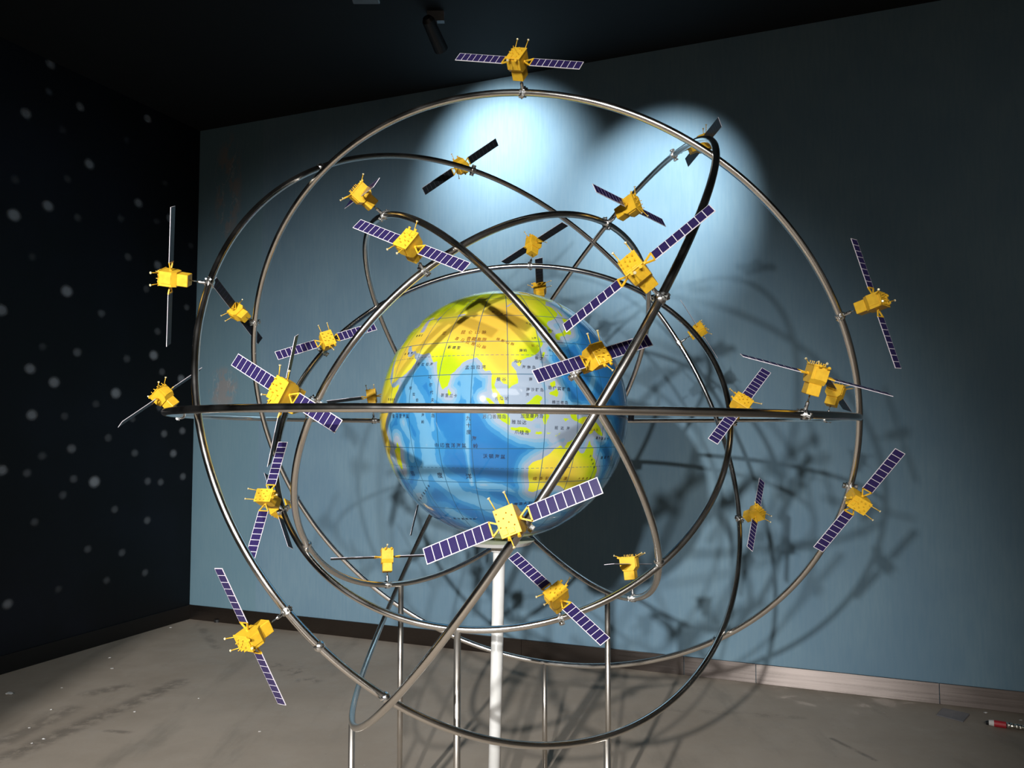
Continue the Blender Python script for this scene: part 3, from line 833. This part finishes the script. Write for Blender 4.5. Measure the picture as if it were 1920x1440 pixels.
SATS = {
    1: ('1', 1.3676, (-0.173, -0.802, 0.572), (0.9, -0.364, -0.238), 0.037, 0.2107, 0.1082),
    2: ('2', 5.6153, (-0.51, 0.757, 0.408), (0.772, 0.193, 0.605), 0.08, 0.2095, 0.1146),
    3: ('5', 0.3058, (-0.707, -0.375, 0.6), (-0.405, 0.91, 0.091), -0.095, 0.2093, 0.1034),
    4: ('4', 2.2958, (-0.257, -0.852, 0.456), (-0.794, 0.455, 0.402), 0.092, 0.2099, 0.1194),
    5: ('6', 4.86, (0.126, 0.414, 0.901), (0.631, -0.735, 0.249), 0.067, 0.2092, 0.1196),
    6: ('3', 4.6971, (-0.037, 0.559, 0.828), (-0.052, -0.829, 0.557), 0.213, 0.2226, 0.182),
    7: ('4', 3.2799, (0.699, -0.597, 0.395), (-0.673, -0.736, 0.079), 0.097, 0.2074, 0.1088),
    8: ('3', 3.623, (0.916, 0.072, 0.394), (-0.07, 0.997, -0.02), 0.065, 0.2087, 0.123),
    9: ('3', 2.3662, (-0.636, -0.586, 0.503), (0.748, -0.305, 0.59), -0.06, 0.2171, 0.1069),
    10: ('1', 2.4547, (0.69, -0.665, 0.285), (-0.199, 0.205, 0.958), -0.101, 0.2129, 0.1109),
    11: ('2', 4.4684, (0.815, -0.225, 0.534), (-0.549, -0.593, 0.589), -0.008, 0.1966, 0.1141),
    12: ('5', 1.5399, (0.438, -0.818, 0.373), (0.785, 0.55, 0.286), -0.006, 0.2053, 0.1089),
    13: ('E', 2.5811, (0.255, -0.167, 0.952), (0.966, 0.015, -0.257), 0.128, 0.1989, 0.1064),
    14: ('E', 3.4977, (0.378, 0.108, 0.919), (-0.545, -0.777, 0.315), -0.104, 0.2047, 0.112),
    15: ('6', 3.3155, (0.123, -0.808, 0.575), (-0.602, -0.522, -0.604), 0.034, 0.2134, 0.109),
    16: ('1', 2.9734, (-0.169, -0.913, -0.37), (-0.472, 0.405, -0.783), -0.071, 0.2144, 0.113),
    17: ('2', 3.6905, (0.638, -0.678, 0.365), (-0.348, -0.676, -0.65), 0.045, 0.2001, 0.0871),
    18: ('2', 0.6331, (-0.987, -0.092, 0.131), (-0.155, 0.344, -0.926), -0.022, 0.2205, 0.1197),
    19: ('1', 0.0077, (-0.779, 0.441, 0.445), (0.193, 0.845, -0.498), -0.197, 0.2016, 0.1098),
    20: ('6', 6.0993, (0.342, -0.89, 0.301), (0.837, 0.434, 0.334), -0.08, 0.2134, 0.1168),
    21: ('4', 1.6834, (-0.434, -0.886, 0.16), (0.775, -0.459, -0.435), -0.117, 0.227, 0.1419),
    22: ('E', 0.4146, (-0.672, -0.18, 0.718), (-0.311, -0.811, -0.495), 0.051, 0.2103, 0.0953),
    23: ('E', 5.6431, (-0.153, 0.309, 0.939), (-0.987, -0.092, -0.13), 0.022, 0.2215, 0.1291),
    24: ('6', 0.7461, (-0.245, -0.863, 0.441), (0.122, 0.424, 0.897), 0.02, 0.2114, 0.1142),
    25: ('1', 5.5848, (-0.825, 0.084, -0.559), (0.427, -0.556, -0.713), 0.0, 0.2051, 0.0995),
    26: ('4', 0.2325, (-0.07, 0.306, 0.949), (0.976, 0.217, 0.002), -0.03, 0.2196, 0.1083),
    27: ('2', 1.5665, (-0.559, -0.721, -0.409), (-0.333, -0.257, 0.907), 0.007, 0.2111, 0.1225),
    28: ('3', 1.8301, (-0.287, -0.946, 0.149), (0.898, -0.211, 0.387), -0.101, 0.2057, 0.1148),
    29: ('6', 2.1077, (-0.138, -0.682, 0.718), (-0.618, 0.626, 0.476), 0.046, 0.2074, 0.1152),
    30: ('5', 3.0168, (-0.073, 0.203, 0.976), (-0.464, -0.874, 0.147), -0.0, 0.2105, 0.1221),
    31: ('4', 1.6288, (-0.892, 0.283, 0.353), (-0.268, 0.299, -0.916), -0.372, 0.2122, 0.1064),
    32: ('4', 4.7219, (-0.549, 0.83, -0.098), (-0.835, -0.539, 0.116), -0.0, 0.2114, 0.1333),
    33: ('3', 5.626, (-0.975, 0.143, 0.169), (-0.201, -0.248, -0.948), -0.066, 0.2134, 0.0982),
}
LABEL = {
    1: 'yellow satellite standing on the very top of the highest hoop, panels level',
    2: 'yellow satellite with black panels crossed by a hoop beside the left light pool',
    3: 'yellow satellite upper left of the globe with panels seen end on, above the violet-panelled one',
    4: 'yellow satellite with bright violet panels sloping down right, upper left of the globe',
    5: 'orange satellite with black panels standing on a thin hoop just above the globe',
    6: 'orange satellite peeping over the top edge of the globe, one black panel upright',
    7: 'yellow satellite with black panels tilted down right in front of the right light pool',
    8: 'satellite half hidden behind the bend of the steep hoop in the right light pool',
    9: 'yellow satellite with long violet panels rising to the right, upper right of the globe',
    10: 'yellow satellite on the far right held outside the hoop, one panel up and one down',
    11: 'small yellow satellite right of the globe with no panels visible, behind a hoop',
    12: 'yellow satellite with dark violet panels in front of the right half of the globe',
    13: 'large yellow satellite above the right end of the level hoop, panels seen edge on',
    14: 'small yellow satellite just below right of the large one on the level hoop',
    15: 'yellow satellite with short violet panels crossed by the level hoop, right of the globe',
    16: 'yellow satellite at lower right on the outer hoop, two violet panels slanting up right',
    17: 'orange satellite at right below the level hoop, one black panel hanging down',
    18: 'yellow satellite at far left before the starry wall, thin panels straight up and down',
    19: 'yellow satellite at upper left with black panels slanting behind the hoop',
    20: 'small yellow satellite with violet panels left of the globe, under the arching hoop',
    21: 'big yellow satellite at left above the level hoop with wide violet panels',
    22: 'yellow satellite at the left end of the level hoop, thin panels like a slanted line',
    23: 'tiny yellow satellite touching the left edge of the globe behind the level hoop',
    24: 'yellow satellite at lower left with bright violet panels almost upright',
    25: 'orange satellite partly hidden behind the one with upright violet panels, lower left',
    26: 'small yellow satellite below the globe at left with edge-on grey panels, standing on a hoop',
    27: 'yellow satellite at the bottom left over the concrete floor, dark panels long and upright',
    28: 'bright yellow satellite nearest the viewer, wide blue-violet panels crossing the foot of the globe',
    29: 'yellow satellite right of the white pole, violet panels sloping down right',
    30: 'pale yellow satellite in the globe shadow at lower right, standing on a small hoop',
    31: 'satellite hidden behind the big left one, only its thin edge-on panels showing',
    32: 'satellite behind the globe, only a dark panel tip showing at its right edge',
    33: 'satellite behind the globe, only a thin panel showing at its lower left edge',
}
GROUP = 'model satellites clamped on the hoops'
for sid, (k, tau, u, p, beta, s_, L) in SATS.items():
    pos = ring_point(k, tau)[0]
    tg = ring_point(k, tau + 1e-3)[0] - ring_point(k, tau - 1e-3)[0]
    u = Vector(u).normalized(); p = Vector(p); p = (p - u * p.dot(u)).normalized(); q = u.cross(p)
    R = Matrix((p, q, u)).transposed()
    root = tag(link('satellite', None), LABEL[sid], 'satellite', GROUP)
    sc_ = s_ / S0 if abs(s_ / S0 - 1) > 0.03 else 1.0
    root.matrix_world = Matrix.Translation(pos) @ R.to_4x4()
    T = Vector(tg).normalized(); T = (T - u * T.dot(u)).normalized()
    Rc = Matrix((T, u.cross(T), u)).transposed()
    cl = link('clamp', ME['clamp'], root)
    cl.matrix_local = (R.transposed() @ Rc).to_4x4()
    for sg in (-1, 1):
        b = link('bolt', ME['bolt'], cl); b.location = (0.0, sg * (TUBE_R + 0.0085), 0)
    sl = link('sleeve', ME['sleeve'], root)
    st = link('stalk', ME['stalk'], root)
    z0 = TUBE_R + 0.02
    st.location = (0, 0, z0)
    st.scale = (1, 1, max(0.004, L - (hu + BB[2]) * sc_ - z0 + 0.004))
    up = Matrix.Translation((0, 0, L)) @ Matrix.Diagonal((sc_, sc_, sc_, 1))

    def part(name, parent=root, m=Matrix.Identity(4), me=None):
        o = link(name, ME[me or name], parent)
        o.matrix_local = (up @ m) if parent is root else m
        return o

    part('body'); part('base_box'); part('face_plate')
    part('side_plate'); part('side_plate', m=Matrix.Rotation(math.pi, 4, 'Z'))
    ap = part('antenna_pins')
    for x, y in ((0.004, -0.022), (-0.012, -0.021)): part('patch', m=Matrix.Translation((x, y, 0)))
    for x in (-0.008, 0.015): part('horn', m=Matrix.Translation((x, -hq, hu - 0.002)))
    for x, y, rz in ((-0.016, hq - 0.002, 0.10), (0.017, hq - 0.002, -0.02), (-0.006, -hq + 0.002, math.pi + 0.15)):
        r_ = part('antenna_rod', m=Matrix.Translation((x, y, hu)) @ Matrix.Rotation(rz, 4, 'Z'))
        part('rod_head', parent=r_)
    for sg in (0, 1):
        m = Matrix.Rotation(beta, 4, 'X') @ Matrix.Rotation(math.pi * sg, 4, 'Z')
        part('yoke', m=m)
        pn = part('solar_panel', m=m)
        for i in range(8):
            c = link('solar_cell', ME['solar_cell'], pn)
            c.location = (PIN + 0.001 + pitch_c * (i + 0.5), 0, 0)

# ------------------------------------------------------------------ ceiling spotlights
M_LAMP = mat('black_lamp_housing', (0.010, 0.010, 0.011), 0.45)
g = NT(M_LAMP)
g.l(g.mix(g.noise(g.coord(), 20, 2), (0.008, 0.008, 0.009), (0.014, 0.014, 0.015)), g.b.inputs['Base Color'])
M_GREY = mat('grey_bracket', (0.16, 0.16, 0.165), 0.5, 0.3)
g = NT(M_GREY)
g.l(g.mix(g.noise(g.coord(), 30, 2), (0.13, 0.13, 0.135), (0.2, 0.2, 0.205)), g.b.inputs['Base Color'])


def lamp(loc, aim, label):
    loc = Vector(loc); d = (Vector(aim) - loc).normalized()
    top = loc - d * 0.10
    root = tag(link('track_spotlight', None), label, 'spotlight', 'track spotlights by the wall')
    root.location = (top.x, top.y, H)
    o = -Vector(root.location)
    b = MB()
    back, front = loc - d * 0.21, loc - d * 0.015
    link('housing', MB().cyl(back + o, front + o, 0.036, 0.042, seg=24).cyl(back - d * 0.02 + o, back + o, 0.024, 0.036, seg=24).mesh('housing', M_LAMP), root)
    link('bracket', MB().cyl(top + o, Vector((top.x, top.y, H - 0.06)) + o, 0.009, seg=12).box(Vector((top.x, top.y, H - 0.03)) + o, (0.10, 0.035, 0.06)).mesh('bracket', M_GREY), root)


lamp((-0.415, 4.63, 3.74), (-0.13, 5.36, 3.30), 'black spotlight hanging at the top of the picture left of centre')
t0 = on_plane(666, 9, Vector((0, 4.4, 0)), Vector((0, 1, 0))); t1 = on_plane(706, 2, Vector((0, 4.4, 0)), Vector((0, 1, 0)))
tr = tag(link('light_track', None), 'short pale metal rail end at the top edge of the picture', 'light track')
tr.location = (t0 + t1) / 2
d = (t1 - t0)
link('rail', MB().box((0, 0, 0.03), (d.length + 0.03, 0.05, 0.05), bevel=0.004).mesh('rail', M_GREY), tr)
link('hanger', MB().cyl((0, 0, 0.05), (0, 0, H - tr.location.z), 0.006, seg=10).mesh('hanger', M_GREY), tr)

# ------------------------------------------------------------------ small things on the floor
M_SHEET = mat('grey_sheet', (0.17, 0.165, 0.175), 0.5, 0.2)
g = NT(M_SHEET)
g.l(g.mix(g.noise(g.coord(), 25, 4), (0.14, 0.135, 0.145), (0.21, 0.205, 0.21)), g.b.inputs['Base Color'])
a = on_floor(1756, 1342); b = on_floor(1768, 1331); c = on_floor(1818, 1342); d = on_floor(1806, 1355)
ctr = (a + b + c + d) / 4
off2 = [x - ctr for x in (a, b, c, d)]
vs = [(v.x, v.y, 0.001) for v in off2] + [(v.x, v.y, 0.007 + 0.004 * (i in (1, 2))) for i, v in enumerate(off2)]
o = tag(link('metal_offcut', MB().poly(vs, [(0, 1, 2, 3), (4, 5, 6, 7), (0, 1, 5, 4), (1, 2, 6, 5), (2, 3, 7, 6), (3, 0, 4, 7)]).mesh('metal_offcut', M_SHEET)),
        'flat grey sheet offcut lying on the floor by the skirting at right', 'offcut')
o.location = (ctr.x, ctr.y, 0)
M_RED = mat('red_plastic', (0.45, 0.03, 0.035), 0.35)
g = NT(M_RED)
g.l(g.mix(g.noise(g.coord(), 60, 2), (0.50, 0.03, 0.04), (0.36, 0.02, 0.03)), g.b.inputs['Base Color'])
M_WHITE = mat('white_plaster', (0.75, 0.73, 0.70), 0.7)
g = NT(M_WHITE)
g.l(g.mix(g.noise(g.coord(), 90, 2), (0.78, 0.76, 0.73), (0.62, 0.60, 0.57)), g.b.inputs['Base Color'])
M_FOIL = mat('crumpled_foil', (0.75, 0.72, 0.64), 0.22, 1.0)
g = NT(M_FOIL)
bp = g.n('ShaderNodeBump'); bp.inputs['Strength'].default_value = 0.9; bp.inputs['Distance'].default_value = 0.004
g.l(g.noise(g.coord(), 130, 3), bp.inputs['Height']); g.l(bp.outputs[0], g.b.inputs['Normal'])
p0, p1 = on_floor(1849, 1360), on_floor(1925, 1372)
ax = (p1 - p0); Lt = ax.length; ax.normalize()
tb = tag(link('sealant_tube', None), 'red and white tube with crumpled foil end on the floor at right', 'tube')
tb.location = p0
z = Vector((0, 0, 0.0165))
link('cap', MB().cyl(z * 0.8, ax * 0.012 + z * 0.9, 0.009, 0.012, seg=14).mesh('cap', M_LAMP), tb)
link('collar', MB().cyl(ax * 0.012 + z, ax * (Lt * 0.20) + z, 0.013, 0.0155, seg=18).mesh('collar', M_WHITE), tb)
link('sleeve', MB().cyl(ax * (Lt * 0.20) + z, ax * (Lt * 0.50) + z, 0.0162, 0.0162, seg=20).mesh('sleeve', M_RED), tb)
fo = MB()
prev = 0.0155
for i in range(5):
    r2 = (0.0165, 0.0125, 0.0155, 0.0120, 0.0150)[i]
    fo.cyl(ax * (Lt * (0.50 + 0.10 * i)) + z, ax * (Lt * (0.60 + 0.10 * i)) + z, prev, r2, seg=12)
    prev = r2
link('foil', fo.mesh('foil', M_FOIL, True), tb)

pr = on_floor(408, 1166)
tape = MB()
N = 20
vv, ff = [], []
for i in range(N):
    a = 2 * math.pi * i / N
    for (r, zz) in ((0.019, 0.0), (0.027, 0.0), (0.027, 0.022), (0.019, 0.022)):
        vv.append((r * math.cos(a), r * math.sin(a), zz))
for i in range(N):
    j = (i + 1) % N
    for k_ in range(4): ff.append((4 * i + k_, 4 * i + (k_ + 1) % 4, 4 * j + (k_ + 1) % 4, 4 * j + k_))
o = tag(link('tape_roll', tape.poly(vv, ff).mesh('tape_roll', M_LAMP)), 'small black tape roll on the floor near the room corner', 'tape')
o.location = (pr.x, pr.y, 0)

random.seed(4)
CRUMBS = ((436, 1169, .013, 'white crumb right of the black tape roll at the wall'), (315, 1171, .012, 'upper of two white crumbs beside the dark skirting near the corner'),
          (320, 1177, .010, 'lower of two white crumbs beside the dark skirting near the corner'), (205, 1234, .010, 'white crumb alone on the shaded floor strip along the starry wall'),
          (210, 1254, .010, 'white crumb just below the one on the shaded floor strip'), (17, 1302, .022, 'largest flat white flake, on the floor at the left edge'),
          (116, 1290, .007, 'white crumb right of the large flake on the left'), (96, 1331, .007, 'white crumb on the dark streak at the left'),
          (55, 1365, .006, 'leftmost of the three small crumbs low on the left floor'), (82, 1386, .007, 'rightmost of the three small crumbs low on the left floor'),
          (60, 1394, .006, 'lowest of the three small crumbs low on the left floor'), (252, 1335, .006, 'white crumb in the open floor between the streak and the hoops'),
          (372, 1310, .006, 'white crumb on the floor left of the lower left satellite panel'), (487, 1372, .007, 'white crumb on the floor below the dark satellite panel'),
          (1078, 1252, .008, 'white crumb under the far hoop right of the pole'), (1848, 1337, .010, 'white crumb between the skirting and the red tube'),
          (1914, 1351, .008, 'white crumb at the right edge above the foil'))
for i, (x, y, r, lab) in enumerate(CRUMBS):
    bm_ = MB()
    bmesh.ops.create_icosphere(bm_.bm, subdivisions=1, radius=r)
    for v_ in bm_.bm.verts: v_.co = Vector((v_.co.x * random.uniform(.7, 1.5), v_.co.y * random.uniform(.6, 1.1), (v_.co.z + r) * 0.28 * random.uniform(.7, 1.3)))
    o = tag(link('plaster_crumb', bm_.mesh('plaster_crumb', M_WHITE)), lab, 'crumb', 'plaster crumbs on the floor')
    q_ = on_floor(x, y); o.location = (q_.x, q_.y, 0)
